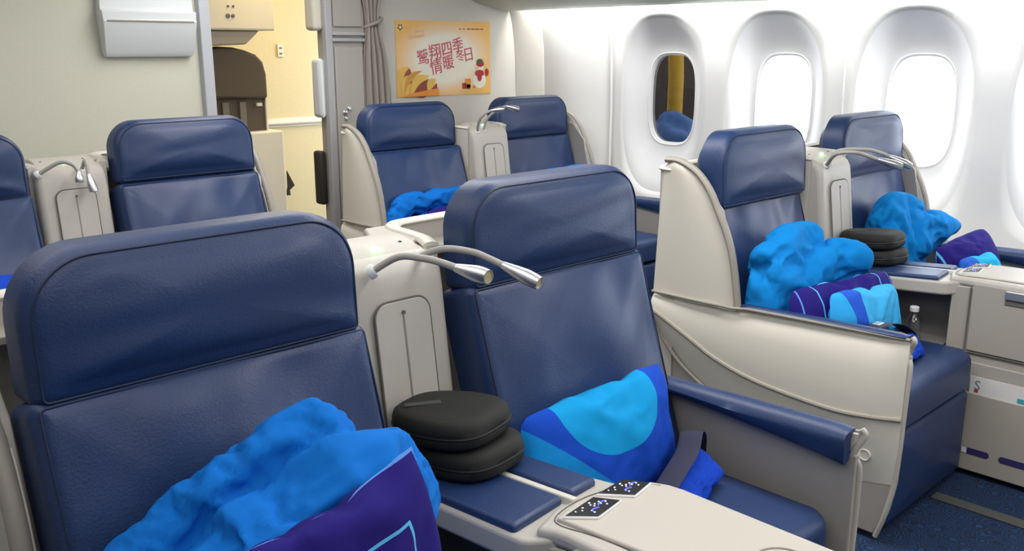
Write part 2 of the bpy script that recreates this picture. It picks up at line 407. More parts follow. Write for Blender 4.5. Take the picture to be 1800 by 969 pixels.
# poster ------------------------------------------------------------
PX, PZ, PW, PH = 3.46, 1.337, .69, .408
po = boxo('wall_poster', (-PW/2, -.003, -PH/2), (PW/2, .0, PH/2), 'poster', bevel=0, loc=(PX, 4.099, PZ))
tag(po, 'festive cream and gold paper poster on the bulkhead', 'poster')
def flat(name, pts, material, parent=po, y=-.0035, d=.0008):
    return obj(name, prism(bmesh.new(), pts, 'y', y-d, y), material, parent, smooth=False)
def uv(px, py):   # poster pixels (1250x969 study) to poster metres
    return ((px-612)/1060*PW, -(py-505)/870*PH)
def text(name, body, size, loc, material, parent, rot=(R(90), 0, 0), extr=.0006, shear=0, bold=0):
    c = bpy.data.curves.new(name, 'FONT'); c.body = body; c.size = size; c.extrude = extr; c.shear = shear; c.offset = bold
    c.align_x = 'CENTER'; c.align_y = 'CENTER'; c.resolution_u = 2
    o = bpy.data.objects.new(name, c); COL.objects.link(o); c.materials.append(M[material])
    dg = bpy.context.evaluated_depsgraph_get(); me = bpy.data.meshes.new_from_object(o.evaluated_get(dg)); bpy.data.objects.remove(o)
    o = bpy.data.objects.new(name, me); COL.objects.link(o); o.parent = parent; o.location = loc; o.rotation_euler = rot
    return o
tilt = R(-12)
for ch, px, py, sz in (('鹭', 365, 500, .088), ('翔', 500, 440, .092), ('四', 630, 400, .085), ('季', 755, 360, .085), ('情', 510, 610, .092), ('暖', 645, 560, .086), ('冬', 785, 480, .07), ('日', 880, 470, .085)):
    x, z = uv(px, py); text('poster_character', ch, sz, (x, -.0042, z), 'pink', po, rot=(R(90), -R(10), 0), shear=0, bold=.0004)
for body, px, py, sz in (('Merry', 330, 190, .026), ('Christmas', 290, 250, .030)):
    x, z = uv(px, py); text('poster_script', body, sz, (x, -.0042, z), 'palepink', po, rot=(R(90), -R(8), 0), shear=.4)
for k, (px, w_) in enumerate(((785, 20), (830, 16), (885, 40), (935, 36), (985, 50), (1040, 36))):
    x, z = uv(px, 160); flat('poster_fine_print', [(x-w_/3072, z-.003), (x+w_/3072, z-.003), (x+w_/3072, z+.003), (x-w_/3072, z+.003)], 'maroon')
x, z = uv(130, 150); flat('poster_star', [(x+(.020 if k % 2 else .011)*cos(k*pi/5+.3), z+(.020 if k % 2 else .011)*sin(k*pi/5+.3)) for k in range(10)], 'green')
flat('poster_star_heart', [(x+.008*cos(k*pi/5), z+.008*sin(k*pi/5)) for k in range(10)], 'snow', y=-.0045)
def leafshape(a, b, c, bend, col, y):
    A, B = Vector(uv(*a)), Vector(uv(*b)); n_ = 10; pts = []
    nrm = Vector((-(B-A).y, (B-A).x))
    for i in range(n_+1): t = i/n_; pts.append(tuple(A.lerp(B, t)+nrm*bend*sin(pi*t)))
    for i in range(n_, -1, -1): t = i/n_; pts.append(tuple(A.lerp(B, t)+nrm*c*sin(pi*t)))
    flat('poster_sail_shape', pts[:-1], col, y=y)
for i, (a, b, c, bend, col) in enumerate([((120, 800), (210, 590), -.05, .45, 'gold'), ((150, 720), (215, 610), -.7, .1, 'maroon'), ((135, 930), (285, 690), -.05, .4, 'gold'), ((150, 920), (350, 640), .1, .28, 'ochre'), ((210, 780), (290, 700), -.5, 0, 'maroon'), ((215, 930), (420, 700), -.02, .35, 'gold'), ((240, 925), (410, 740), -.45, .12, 'maroon'), ((400, 880), (490, 740), -.2, .4, 'gold'), ((430, 870), (500, 790), -.6, 0, 'maroon')]):
    leafshape(a, b, c, bend, col, -.0040-.0006*i)
flat('poster_sail_shape', [uv(135, 940), uv(220, 900), uv(520, 850), uv(525, 930)], 'orange', y=-.0098)
def disc(px, py, rx, ry, col, y, name='poster_snow_figure'):
    x, z = uv(px, py); flat(name, [(x+rx*cos(k*pi/10), z+ry*sin(k*pi/10)) for k in range(20)], col, y=y)
disc(1005, 780, .053, .042, 'snow', -.004); disc(1010, 620, .028, .028, 'snow', -.0046); disc(1015, 575, .030, .018, 'red2', -.005)
disc(1010, 545, .024, .014, 'green', -.0055); disc(1005, 690, .034, .020, 'red2', -.006); disc(1005, 740, .016, .022, 'red2', -.0065); disc(1095, 680, .014, .022, 'red2', -.006); disc(985, 625, .005, .004, 'orange', -.0066)
for (a, b, c, d, col) in ((835, 750, 900, 860, 'orange'), (800, 800, 845, 870, 'red2'), (850, 820, 895, 875, 'maroon'), (925, 840, 955, 870, 'ochre')):
    p, q = uv(a, b), uv(c, d); flat('poster_gift_shape', [(p[0], q[1]), (q[0], q[1]), (q[0], p[1]), (p[0], p[1])], col, y=-.0045)

struct(obj('trim_6', box(bmesh.new(), (2.852, 4.075, 0), (2.90, 4.10, 2.12)), 'gwhite', bevel=.006))
# literature pouch on the left bulkhead
pc = empty('literature_pouch', (1.76, 4.10, 1.36)); tag(pc, 'pale grey moulded literature pouch on the beige bulkhead', 'pouch')
def pouchsec(z, w, d): return [(-w/2, 0, z), (-w/2, -d, z), (w/2, -d, z), (w/2, 0, z)]
obj('pouch_body', loft(bmesh.new(), [pouchsec(0, .38, .03), pouchsec(.02, .395, .045), pouchsec(.15, .41, .075), pouchsec(.155, .41, .07), pouchsec(.19, .415, .07), pouchsec(.195, .41, .045), pouchsec(.33, .40, .04)]), 'pouch', pc, bevel=.012)
boxo('pouch_lip', (-.19, -.078, .146), (.19, -.07, .153), 'trim', pc, bevel=.002)

# cabinet by the opening
cb = empty('storage_cabinet', (2.66, 4.06, 0)); tag(cb, 'tall grey storage cabinet with latches beside the curtain', 'cabinet')
boxo('cabinet_body', (0, .0, 0), (.215, .09, 2.10), 'cabinet', cb, bevel=.006)
boxo('cabinet_trim', (-.012, -.012, 0), (.028, .03, 2.10), 'cabtrim', cb, bevel=.006)
boxo('cabinet_door', (.035, -.014, .30), (.205, 0, 1.40), 'cabinet', cb, bevel=.005)
boxo('cabinet_door', (.035, -.014, 1.50), (.205, 0, 2.05), 'cabinet', cb, bevel=.005)
for z in (1.435, 1.465): boxo('cabinet_rail', (.02, -.022, z-.008), (.215, 0, z+.008), 'cabtrim', cb, bevel=.004)
for (x, z, r) in ((.075, 1.075, .014), (.10, 1.095, .010), (.08, 1.045, .010)):
    obj('latch', lathe(bmesh.new(), [(r, 0), (r, .012), (r*.7, .015)], (x, -.013, z), (0, -1, 0), 16), 'chrome', cb)
obj('cabinet_handle', tube(bmesh.new(), [(.07, -.014, .775), (.07, -.035, .775), (.13, -.035, .77), (.13, -.014, .77)], .011), 'gwhite', cb)
# wall units fixed on the cabinet's flank
t_ = boxo('handset_cradle', (2.595, 4.07, 1.48), (2.652, 4.16, 1.80), 'gwhite', bevel=.02); tag(t_, 'white rounded unit high on the side of the grey cabinet', 'wall unit')
t_ = boxo('equipment_cover', (2.612, 4.07, 1.05), (2.652, 4.15, 1.345), 'pouch', bevel=.02); tag(t_, 'pale rounded cover half way up the side of the grey cabinet', 'cover')
t_ = boxo('equipment_case', (2.61, 4.10, .60), (2.652, 4.17, .88), 'darkstrap', bevel=.015); tag(t_, 'black case low on the side of the grey cabinet in the opening', 'case')

# curtain
bm = bmesh.new(); nx = 60; rows = 26; ring = []
for j in range(rows+1):
    z = 2.05-j*(2.0/rows); pinch = math.exp(-((z-1.53)/.13)**2); wd = .165-.085*pinch+.02*(1.5-z if z < 1.5 else 0); row = []
    cxx = 2.945-.012*pinch+(1.53-z)*.03
    for i in range(nx+1):
        u = i/nx; row.append(bm.verts.new((cxx+(u-.5)*wd, 4.055+(.022-.008*pinch)*sin(u*2*pi*4.5+.4*sin(z*3)), z)))
    ring.append(row)
for A, B in zip(ring, ring[1:]):
    for i in range(nx): bm.faces.new((A[i], A[i+1], B[i+1], B[i]))
cu = empty('tied_curtain', (2.945, 4.055, 0)); tag(cu, 'taupe aisle curtain tied back between cabinet and poster', 'curtain')
o = obj('curtain_cloth', bm, 'curtain', cu, loc=(-2.945, -4.055, 0)); q = o.modifiers.new('s', 'SOLIDIFY'); q.thickness = .004
tubeo('curtain_tie', [(-.055, .0, 1.50), (0, -.035, 1.525), (.05, 0, 1.545), (0, .035, 1.53), (-.055, 0, 1.50)], .009, 'curtain', cu)

# galley beyond the opening
js = empty('jump_seat', (2.62, 4.92, 0)); tag(js, 'dark brown folded crew jump seat in the lit galley', 'jump seat')
obj('headrest', prism(bmesh.new(), [(-.20, 1.125), (-.20, 1.39), (-.14, 1.405), (-.05, 1.40), (.02, 1.385), (.09, 1.36), (.13, 1.32), (.148, 1.25), (.148, 1.115)], 'y', -.06, 0), 'brown', js, bevel=.015)
obj('backrest', box(bmesh.new(), (-.2, -.02, .92), (.145, .03, 1.12)), 'brown', js, bevel=.006)
for x in (-.125, -.02): boxo('harness_strap', (x, -.035, .93), (x+.04, -.02, 1.10), 'strap', js, bevel=.004)
boxo('buckle', (.085, -.04, 1.07), (.12, -.02, 1.09), 'gwhite', js, bevel=.004)
boxo('seat_box', (-.2, -.10, .05), (.21, .05, .93), 'gwhite', js, bevel=.01)
boxo('side_frame', (.145, -.03, .93), (.158, .05, 1.30), 'gwhite', js, bevel=.004)
obj('loose_strap', prism(bmesh.new(), [(.225, .69), (.27, .60), (.235, .575), (.24, .545), (.212, .545), (.225, .60)], 'y', -.09, -.08), 'darkstrap', js)
wc = empty('galley_wall_cabinet', (2.62, 4.92, 1.49)); tag(wc, 'white galley wall cabinet with round sockets above jump seat', 'cabinet')
boxo('cabinet_body', (-.25, -.15, 0), (.17, .05, .45), 'gwhite', wc, bevel=.012)
obj('tapered_underside', prism(bmesh.new(), [(-.25, 0), (.09, 0), (.0, -.075), (-.25, -.085)], 'y', -.12, .04), 'trim', wc, bevel=.01)
for x, z, r in ((-.115, .075, .012), (-.085, .075, .010), (-.11, .125, .006), (-.08, .125, .006)): obj('socket', lathe(bmesh.new(), [(r, 0), (r, .006), (r*.6, .007)], (x, -.15, z), (0, -1, 0), 16), 'strap', wc)
pn = empty('galley_wall_rail', (3.3, 5.49, .915)); tag(pn, 'cream horizontal rub rail across the yellow galley wall', 'rail')
tubeo('rail', [(-.9, 0, 0), (.9, 0, 0)], .018, 'gwhite', pn, smooth_n=0); boxo('rail_backing', (-.9, .0, -.03), (.9, .01, .03), 'gwhite', pn, bevel=.004)
t_ = boxo('galley_notice', (3.215, 5.485, 1.34), (3.255, 5.498, 1.42), 'gwhite', bevel=.002); tag(t_, 'small white notice on the yellow galley wall', 'notice')
for z in (1.36, 1.395): boxo('notice_mark', (3.225, 5.482, z-.006), (3.245, 5.486, z+.006), 'strap', t_, bevel=0)

# air grille at the foot of the sidewall
g = empty('air_return_grille', (3.99, 2.9, .2)); tag(g, 'dark louvred air return grille low on the sidewall between seat rows', 'grille')
boxo('grille_backing', (.02, -.55, -.17), (.04, .12, .22), 'groove', g, bevel=.002)
for k in range(19): boxo('louvre', (-.005, -.55, -.16+k*.02), (.03, .12, -.153+k*.02), 'trim', g, bevel=0)
# seat track cover
t_ = boxo('seat_track_cover', (2.83, -.6, .0), (2.88, 1.0, .006), 'track', bevel=.002); tag(t_, 'dark seat track cover strip set in the blue carpet', 'floor strip')
# outside, seen through the dimmed first window
GZ = -2.6
struct(obj('ground', box(bmesh.new(), (4.6, -40, GZ-.1), (60, 60, GZ)), 'apron'))
o = tag(obj('yellow_post', tube(bmesh.new(), [(5.0, 3.66, GZ), (5.02, 3.64, 1.2), (5.0, 3.68, 2.2)], .05, 14), 'outy'), 'yellow post outside the first dimmed window', 'post')
ld = empty('ground_loader', (4.75, 3.5, GZ)); tag(ld, 'grey loader topped with blue crumpled sheeting outside the dimmed window', 'loader')
boxo('loader_body', (-.2, -.35, 0), (.2, .35, .70-GZ), 'outg', ld, bevel=.02)
bm = bmesh.new(); bmesh.ops.create_icosphere(bm, subdivisions=4, radius=.24)
for v in bm.verts: v.co *= 1+.45*noise.noise(v.co*7); v.co.z = max(v.co.z*.8, -.12); v.co.x *= .7
obj('blue_sheeting', bm, 'outb', ld, loc=(0, 0, .80-GZ))
o = tag(obj('service_vehicle', box(bmesh.new(), (5.4, 3.72, GZ), (5.8, 6.5, 2.4)), 'outd', bevel=.05), 'dark vehicle body beyond the yellow post outside', 'vehicle')

# ------------------------------------------------------------------ seats
HW, HH = .54, .222
WING = ((.60, .543), (.68, .555), (.77, .574), (.84, .60), (.905, .634), (.96, .665), (1.005, .705), (1.03, .745), (1.045, .79))
BACK = ((.60, .865), (.8, .855), (1.0, .84), (1.03, .832), (1.045, .81))
LOW = ((0, .19), (.13, .165), (.30, .20), (.55, .27), (.72, .36), (.80, .43), (.86, .50))
def shellx(v, z):
    t = (z-interp(LOW, v))/(top_z(v)-interp(LOW, v)); g_ = min(1, .25+v/.10); x = .306+g_*(.021*sin(pi*min(1, t*1.02))+.008*t)
    return x-(g_*.022*((t-.8)/.2)**2 if t > .8 else 0)
GRV = ((0, .390), (.10, .380), (.22, .373), (.45, .392), (.60, .430), (.68, .466), (.80, .52), (.862, .545))
def top_z(v): return interp(((0, .62), (.5, .607), (.86, .603)), v)
def make_seat(s, seed=0):
    """s=+1: shell on the seat's right as seen from the front (+x); -1: on the left"""
    root = empty('business_class_seat')
    # outer side shell: arm part and wing in one moulding
    bm = bmesh.new(); secs = []
    for i in range(45):
        v = .86*i/44; zb, zt = interp(LOW, v), top_z(v); ring = []
        for k in range(15):
            t = k/14; g_ = min(1, .25+v/.10); x = .306+g_*(.021*sin(pi*min(1, t*1.02))+.008*t)
            if t > .80: x -= g_*.022*((t-.80)/.20)**2
            ring.append((s*x, v, zb+(zt-zb)*t))
        for k in range(6): t = 1-k/5; ring.append((s*.29, v, zb+(zt-zb)*t))
        secs.append(ring)
    loft(bm, secs); secs = []
    for i in range(30):
        z = .595+.45*i/29; vf, vb = interp(WING, z), interp(BACK, z); ring = []
        for k in range(9): t = k/8; ring.append((s*(.312+.012*sin(pi*t)-(.006 if z > 1.035 else 0)), vf+(vb-vf)*t, z))
        ring += [(s*.29, vb, z), (s*.29, vf, z)]
        secs.append(ring)
    loft(bm, secs)
    sh = obj('side_shell', bm, 'cream', root)
    wp = [(s*.308, v-.004, z) for z, v in WING] + [(s*.308, .832, 1.045)]
    tb = obj('shell_edge_trim', tube(bmesh.new(), catmull(wp, 5), .0145, 10, flat=.75), 'trim', sh)
    obj('shell_ridge', tube(bmesh.new(), catmull([(s*(shellx(v, z)+.001), v, z) for v, z in GRV], 4), .0075, 8), 'trim', sh)
    obj('shell_ridge', tube(bmesh.new(), catmull([(s*(.316), v, z) for v, z in [(.36, .215), (.45, .24)]+list(LOW[3:])], 4), .006, 8), 'trim', sh)
    obj('shell_ridge', tube(bmesh.new(), [(s*.322, .862, .603), (s*.326, .70, .604), (s*.326, .545, .606), (s*.312, .50, .609), (s*.308, .3, .614), (s*.303, .0, .621)], .005, 8), 'trim', sh)
    # lipped front end
    lip = [(s*.299, -.002, .630), (s*.300, -.010, .618), (s*.292, .002, .590), (s*.291, .006, .570), (s*.298, -.004, .545), (s*.302, -.004, .48), (s*.303, -.003, .39), (s*.303, -.001, .28), (s*.303, .004, .19), (s*.308, .02, .09), (s*.305, .042, .015)]
    obj('shell_front_lip', tube(bmesh.new(), catmull(lip, 6), .0075, 10), 'warm', sh)
    # lower panel, a grey that also paints in the shade low on the shell
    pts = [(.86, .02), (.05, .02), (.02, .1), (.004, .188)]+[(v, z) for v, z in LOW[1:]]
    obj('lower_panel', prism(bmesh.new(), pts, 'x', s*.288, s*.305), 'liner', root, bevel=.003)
    # inner liner, its grey painting in shade on the shell's inside
    obj('inner_liner', prism(bmesh.new(), [(.036, .03), (.014, .10), (.0, .19), (-.003, .30), (-.004, .575), (.55, .595), (.62, .9), (.70, .985), (.83, 1.0), (.83, .06)], 'x', s*.284, s*.299), 'liner', root, bevel=.003)
    obj('release_button', lathe(bmesh.new(), [(.017, 0), (.017, .005), (.0155, .0055), (.0150, .003), (.002, .003)], (s*shellx(.088, .262), .088, .262), (s, 0, 0), 20), 'cream', root)
    # padded armrest: J-shaped roll over the top of the shell
    secs = []
    for i in range(25):
        t = i/24; v = .012+.52*t; zl = .557+.043*t**.8; e = 1 if 0 < i < 24 else 0
        zt = top_z(v)+.012; k_ = .004*(1-e)
        P = [(.306, zt-.014), (.309, zt-.006), (.304, zt-.001-k_), (.292, zt+.001-k_), (.276, zt-.001-k_), (.262, zt-.008), (.2535, zt-.020), (.252+k_, (zt+zl)/2), (.254+k_, zl+.008), (.262, zl), (.276, zl), (.284, zl+.006), (.286, zt-.02)]
        secs.append([(s*x, v, z) for x, z in P])
    obj('armrest_pad', loft(bmesh.new(), secs), 'navy', root)
    # back shell
    path = catmull([(s*.303, .78, 0), (s*.303, .83, 0), (s*.28, .862, 0), (s*.20, .875, 0), (0, .88, 0), (-s*.19, .877, 0), (-s*.238, .862, 0), (-s*.266, .82, 0), (-s*.274, .76, 0), (-s*.284, .70, 0), (-s*.303, .65, 0)], 6)
    inner = []; outer = []
    for i, p in enumerate(path):
        a = path[max(i-1, 0)]; b = path[min(i+1, len(path)-1)]; t = (b-a).normalized(); nn = Vector((-t.y, t.x, 0))
        if nn.dot(Vector((0, .6, 0))-p) < 0: nn = -nn
        inner.append(p+nn*.013); outer.append(p-nn*.010)
    bm = bmesh.new(); secs = []
    for a, b in zip(inner, outer): secs.append([(a.x, a.y, .08), (a.x, a.y, 1.012), (b.x, b.y, 1.012), (b.x, b.y, .08)])
    bs = obj('back_shell', loft(bm, secs), 'warm', root)
    obj('back_shell_rim', tube(bmesh.new(), [(p.x, p.y, 1.014-(.004 if i > len(path)-7 else 0)*(i-len(path)+7)/6) for i, p in enumerate(path)], .0175, 12, flat=.5), 'cream', bs)
    sp = [(-s*x, v) for x, v in ((.238, .872), (.260, .83), (.270, .78), (.282, .73), (.290, .70), (.33, .70), (.350, .72), (.35, .80), (.31, .875))]
    obj('rim_shoulder', prism(bmesh.new(), sp, 'z', .975, 1.016), 'warm', bs, bevel=.008, seg=4)
    boxo('back_ledge', (-.27, .79, .955), (.27, .868, .97), 'trim', bs, bevel=.003)
    # cushion, leg rest
    cx = -s*.014; cw = .565
    bm = puff(cw, .48, .03, .05, .125, .042, .010, wr=.004, seed=seed+3, stretch=(4, 4))
    for v in bm.verts:    # laid flat: outline z -> y, front -y -> top
        x, y, z = v.co; v.co = (x+cx, .022+z, .452-y)
    obj('seat_cushion', bm, 'navy', root)
    obj('leg_rest', puff(cw, .285, .02, .015, .07, .022, .012, wr=.004, seed=seed+5, stretch=(3, 3)), 'navy', root, loc=(cx, .030, .028), rot=(0, 0, 0))
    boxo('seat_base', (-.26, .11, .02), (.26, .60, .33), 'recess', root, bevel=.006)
    # backrest
    bm = puff(.555, .562, .022, .03, .11, .030, .016, rings=18, wr=.017, seed=seed, stretch=(4.5, 3.2))
    br = obj('backrest', bm, 'navy', root, loc=(0, .392, .402), rot=(R(-17.5), 0, 0))
    obj('piping', tube(bmesh.new(), puff_edge(.555, .562, .022, .03, .030, .42), .0018, 6, True), 'navy_pipe', br)
    boxo('velcro_tab', (-.245, .012, .536), (-.205, .05, .553), 'velcro', br, bevel=.003)
    # headrest
    bm = puff(HW, HH, .100, .022, .115, .032, .020, rings=16, wr=.007, seed=seed+1, stretch=(2.0, 10), backr=.03)
    hr = obj('headrest', bm, 'navy', root, loc=(0, .560, .916), rot=(R(-3), 0, 0))
    obj('piping', tube(bmesh.new(), puff_edge(HW, HH, .100, .022, .032, .42), .0018, 6, True), 'navy_pipe', hr)
    boxo('headrest_mount', (-.1, .10, -.1), (.1, .17, .15), 'recess', hr, bevel=.01)
    return root
protoR, protoL = make_seat(1, 0), make_seat(-1, 11)
used = {}
def place_seat(s, x, y, label, group=None, dback=0, dhead=None, dz=0, ang=0):
    p = protoR if s > 0 else protoL
    r = p if s not in used else copy_tree(p); used[s] = 1
    r.location = (x, y, 0); tag(r, label, 'seat', 'business class seats')
    for ch in r.children:
        k = ch.name.split('.')[0]
        if k == 'backrest': ch['b'] = dback
        if k == 'headrest': ch['h'] = (dback if dhead is None else dhead); ch['z'] = dz
    return r
XA, YA, XD, YD, XB, YB, XCc, YCc = 1.04, .775, 3.175, .965, 1.12, 2.70, 3.175, 2.80
SEATS = [
    (-1, XA-.42, YA-.05, 'nearest navy leather seat, holding the big bright blue duvet and stitched pillow', -.005, -.005, 0),
    (1, XA+.42, YA, 'navy leather seat with the two-tone printed pillow and a padded armrest', 0, 0, 0),
    (-1, XB-.42, YB, 'navy seat cut off by the left edge, in the row by the bulkhead', 0, 0, 0),
    (1, XB+.42, YB, 'navy seat in front of the beige bulkhead, below the literature pouch', .03, .03, .012),
    (-1, XD-.42, YD, 'aisle-side navy seat with long cream shell and three bedding pieces', .12, .080, -.026),
    (1, XD+.42, YD, 'window-side navy seat washed out by daylight from the window', .12, .10, -.020),
    (-1, XCc-.42, YCc, 'navy seat below the festive poster with cream side shell', .115, .135, .008),
    (1, XCc+.42, YCc, 'navy window-side seat of the front row, right of the poster', .16, .155, .008)]
for a in SEATS:
    r = place_seat(a[0], a[1], a[2], a[3], None, a[4], a[5], a[6])
for r in [o for o in COL.objects if o.parent is None and o.name.startswith('business_class_seat')]:
    for ch in r.children:
        if 'b' in ch.keys(): ch.location.y = .392+ch['b']; del ch['b']
        if 'h' in ch.keys() and ch['z'] < -.01: ch.scale.z = 1.13
        if 'h' in ch.keys(): ch.location.y = .560+ch['h']; ch.location.z = .916+ch['z']; del ch['h']; del ch['z']

# ------------------------------------------------------------------ consoles
def make_console(lamps, label, tf=-.45):
    root = empty('centre_console'); tag(root, label, 'console', 'consoles between paired seats')
    # upright body
    prof = [(.575, .02), (.568, .64), (.590, .80), (.608, .945), (.613, .972), (.625, .993), (.648, 1.006), (.69, 1.013), (.80, 1.016), (.855, 1.0), (.865, .02)]
    body = obj('console_body', prism(bmesh.new(), prof, 'x', -.118, .118), 'warm', root, bevel=.020, seg=5)
    obj('top_cap', prism(bmesh.new(), [(.655, 1.006), (.68, 1.020), (.73, 1.028), (.76, 1.026), (.76, 1.0), (.655, 1.0)], 'x', -.10, .095), 'warm', root, bevel=.005)
    obj('status_light', lathe(bmesh.new(), [(.0065, 0), (.0065, .004), (.003, .006)], (-.002, .675, 1.0165), (0, 0, 1), 12), 'led', root)
    for x in (-.075, .065): obj('screw', lathe(bmesh.new(), [(.004, 0), (.004, .002), (.002, .003)], (x, .685, 1.020), (0, 0, 1), 10), 'groove', root)
    # recessed door on the face
    n_ = Vector((0, -(.955-.64), (.610-.568))).normalized(); ang = math.atan2(.610-.568, .955-.64)
    dr = empty('storage_door'); dr.parent = root; dr.location = (.0, .5655, .655); dr.rotation_euler = (-ang, 0, 0)
    ol = rrect(.130, .275, .030, .01)
    bm = prism(bmesh.new(), ol, 'y', -.004, .004); obj('door_panel', bm, 'warm', dr, bevel=.0015)
    obj('door_groove', tube(bmesh.new(), [(x, -.0015, z) for x, z in rrect(.132, .277, .031, .011)], .0022, 6, True), 'groove', dr)
    obj('door_rib', tube(bmesh.new(), [(0, -.003, .0), (0, -.003, .25)], .003, 8), 'trim', dr)
    obj('door_screw', lathe(bmesh.new(), [(.004, 0), (.004, .004)], (0, -.003, .252), (0, -1, 0), 10), 'groove', dr)
    # deck with two pads
    pts = [(-.125, .57), (-.125, .150), (-.118, .138), (-.085, .11), (.13, .11), (.14, .15), (.125, .28), (.118, .57)]
    def rise(bm):
        for v in bm.verts: v.co.z -= .075*(v.co.y-.18)
        return bm
    obj('console_deck', rise(prism(bmesh.new(), pts, 'z', .604, .650)), 'warm', root, bevel=.008, seg=4)
    for x0, x1, ya, yb in ((-.116, .016, .172, .188), (.036, .110, .188, .194)):
        bm = bmesh.new(); prism(bm, [(x0, .56), (x0, ya), (x1, yb), (x1, .56)], 'z', .640, .664)
        obj('console_pad', rise(bm), 'navy', root, bevel=.009, seg=4)
    obj('pad_divider', rise(box(bmesh.new(), (.019, .17, .645), (.033, .56, .661))), 'cream', root, bevel=.003)
    # recess below the deck
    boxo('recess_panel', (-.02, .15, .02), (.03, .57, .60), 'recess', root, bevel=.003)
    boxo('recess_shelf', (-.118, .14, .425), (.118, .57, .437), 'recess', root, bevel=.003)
    # table unit
    tb = [(-.102, .140), (-.088, .112), (-.084, .09), (-.084, tf), (.176, tf), (.178, .055), (.174, .085), (.160, .115), (.135, .132), (.05, .160), (-.03, .165)]
    obj('table_base', prism(bmesh.new(), [(min(x*.985, .112), v-.01-(.02 if x > .112 else 0)) for x, v in tb if x < .165 or v < 0], 'z', .02, .640), 'drawer', root, bevel=.004)
    obj('table_top', prism(bmesh.new(), tb, 'z', .640, .668), 'warm', root, bevel=.010, seg=4)
    lf = [(-.062, .132), (-.052, .045), (-.045, -.02), (-.045, tf+.02), (.158, tf+.02), (.160, .02), (.154, .075), (.132, .112), (.06, .140), (.0, .146)]
    obj('table_leaf', prism(bmesh.new(), lf, 'z', .660, .674), 'table', root, bevel=.004)
    obj('table_seam', tube(bmesh.new(), catmull([(x, v, .6685) for x, v in [(-.045, tf+.02), (-.048, -.02), (-.055, .06), (-.068, .115), (-.055, .140), (.0, .152), (.06, .147), (.125, .122), (.155, .09)]], 4), .0011, 6), 'groove', root)
    if tf < -.3: obj('cup_recess', tube(bmesh.new(), [(.075+.042*cos(k*pi/16), -.19+.042*sin(k*pi/16), .674) for k in range(32)], .0022, 6, True), 'trim', root)
    # control panels
    pf = [(-.062, .123), (-.035, .075), (.03, .076), (.128, .090), (.128, .105), (.108, .142), (.05, .145), (-.03, .132)]
    P1 = [(.026, .131), (.049, .096), (-.017, .083), (-.052, .121)]; P2 = [(.109, .136), (.130, .099), (.082, .087), (.038, .131)]
    P1 = [(-.051, .120), (-.016, .084), (.047, .094), (.025, .130)]; P2 = [(.045, .133), (.082, .089), (.133, .099), (.110, .137)]
    for P in (P1, P2):
        c = Vector((sum(p[0] for p in P)/4, sum(p[1] for p in P)/4))
        big = [tuple(c+(Vector(p)-c)*1.16) for p in P]
        cp = obj('control_panel', prism(bmesh.new(), big, 'z', .672, .678), 'white', root, bevel=.003)
        obj('panel_face', prism(bmesh.new(), [tuple(c+(Vector(p)-c)*1.06) for p in P], 'z', .676, .6788), 'blackgl', cp, bevel=.001)
        A, B, Cc, D = [Vector(p) for p in P]
        def at(u, v, z=.6796): q = (A.lerp(B, u)).lerp(D.lerp(Cc, u), v); return (q.x, q.y, z)
        bmk = bmesh.new()
        for u, v, sz in ((.14, .18, .7), (.18, .40, 1.2), (.16, .68, 1.4), (.30, .58, 1), (.38, .66, 1), (.46, .55, 1), (.40, .80, 1), (.55, .72, 1), (.62, .85, 1), (.60, .28, 1), (.75, .20, 1), (.78, .72, 1), (.30, .25, .7)):
            x, y, z = at(u, v); d = .0013*sz; box(bmk, (x-d, y-.0012, z-.0009), (x+d, y+.0012, z))
        obj('key', bmk, 'glow', cp)
        bmk = bmesh.new()
        tube(bmk, [at(.68-.11*math.sin(k/6*pi), .22+.045*k, .6793) for k in range(7)], .0010, 5)
        tube(bmk, [at(.58-.1*math.sin(k/6*pi), .58+.055*k, .6793) for k in range(7)], .0010, 5)
        obj('key_glow', bmk, 'glowb', cp)
    # drawer, pocket and foot slots on the left flank
    dw = obj('drawer', box(bmesh.new(), (-.091, tf+.03, .430), (-.078, .070, .655)), 'drawer', root, bevel=.003)
    obj('drawer_gap', tube(bmesh.new(), [(-.087, tf+.01, .424), (-.087, .0765, .424), (-.087, .0765, .640)], .0026, 6), 'groove', dw)
    h = boxo('drawer_handle', (-.099, tf+.05, .622), (-.090, -.03, .650), 'chrome', dw, bevel=.003)
    boxo('handle_recess', (-.0935, tf+.05, .603), (-.088, -.03, .622), 'groove', dw, bevel=.002)
    pk = obj('literature_pocket', box(bmesh.new(), (-.100, tf+.03, .02), (-.078, .075, .292)), 'drawer', root, bevel=.004)
    boxo('pocket_recess', (-.0865, tf+.03, .292), (-.080, .065, .392), 'liner', pk, bevel=.003)
    for a, b in ((-.045, .045), (-.23, -.075), (-.41, -.26)):
        if a < tf: continue
        sl = [(-(y), z) for y, z in rrect(b-a, .022, .0108, .0108, cx=-(a+b)/2, z0=.080)]
        obj('pocket_slot', prism(bmesh.new(), [(y, z) for y, z in sl], 'x', -.1012, -.0985), 'purpleitem', pk)
    boxo('slot_paper', (-.1018, .025, .081), (-.1008, .042, .101), 'paper', pk, bevel=0)
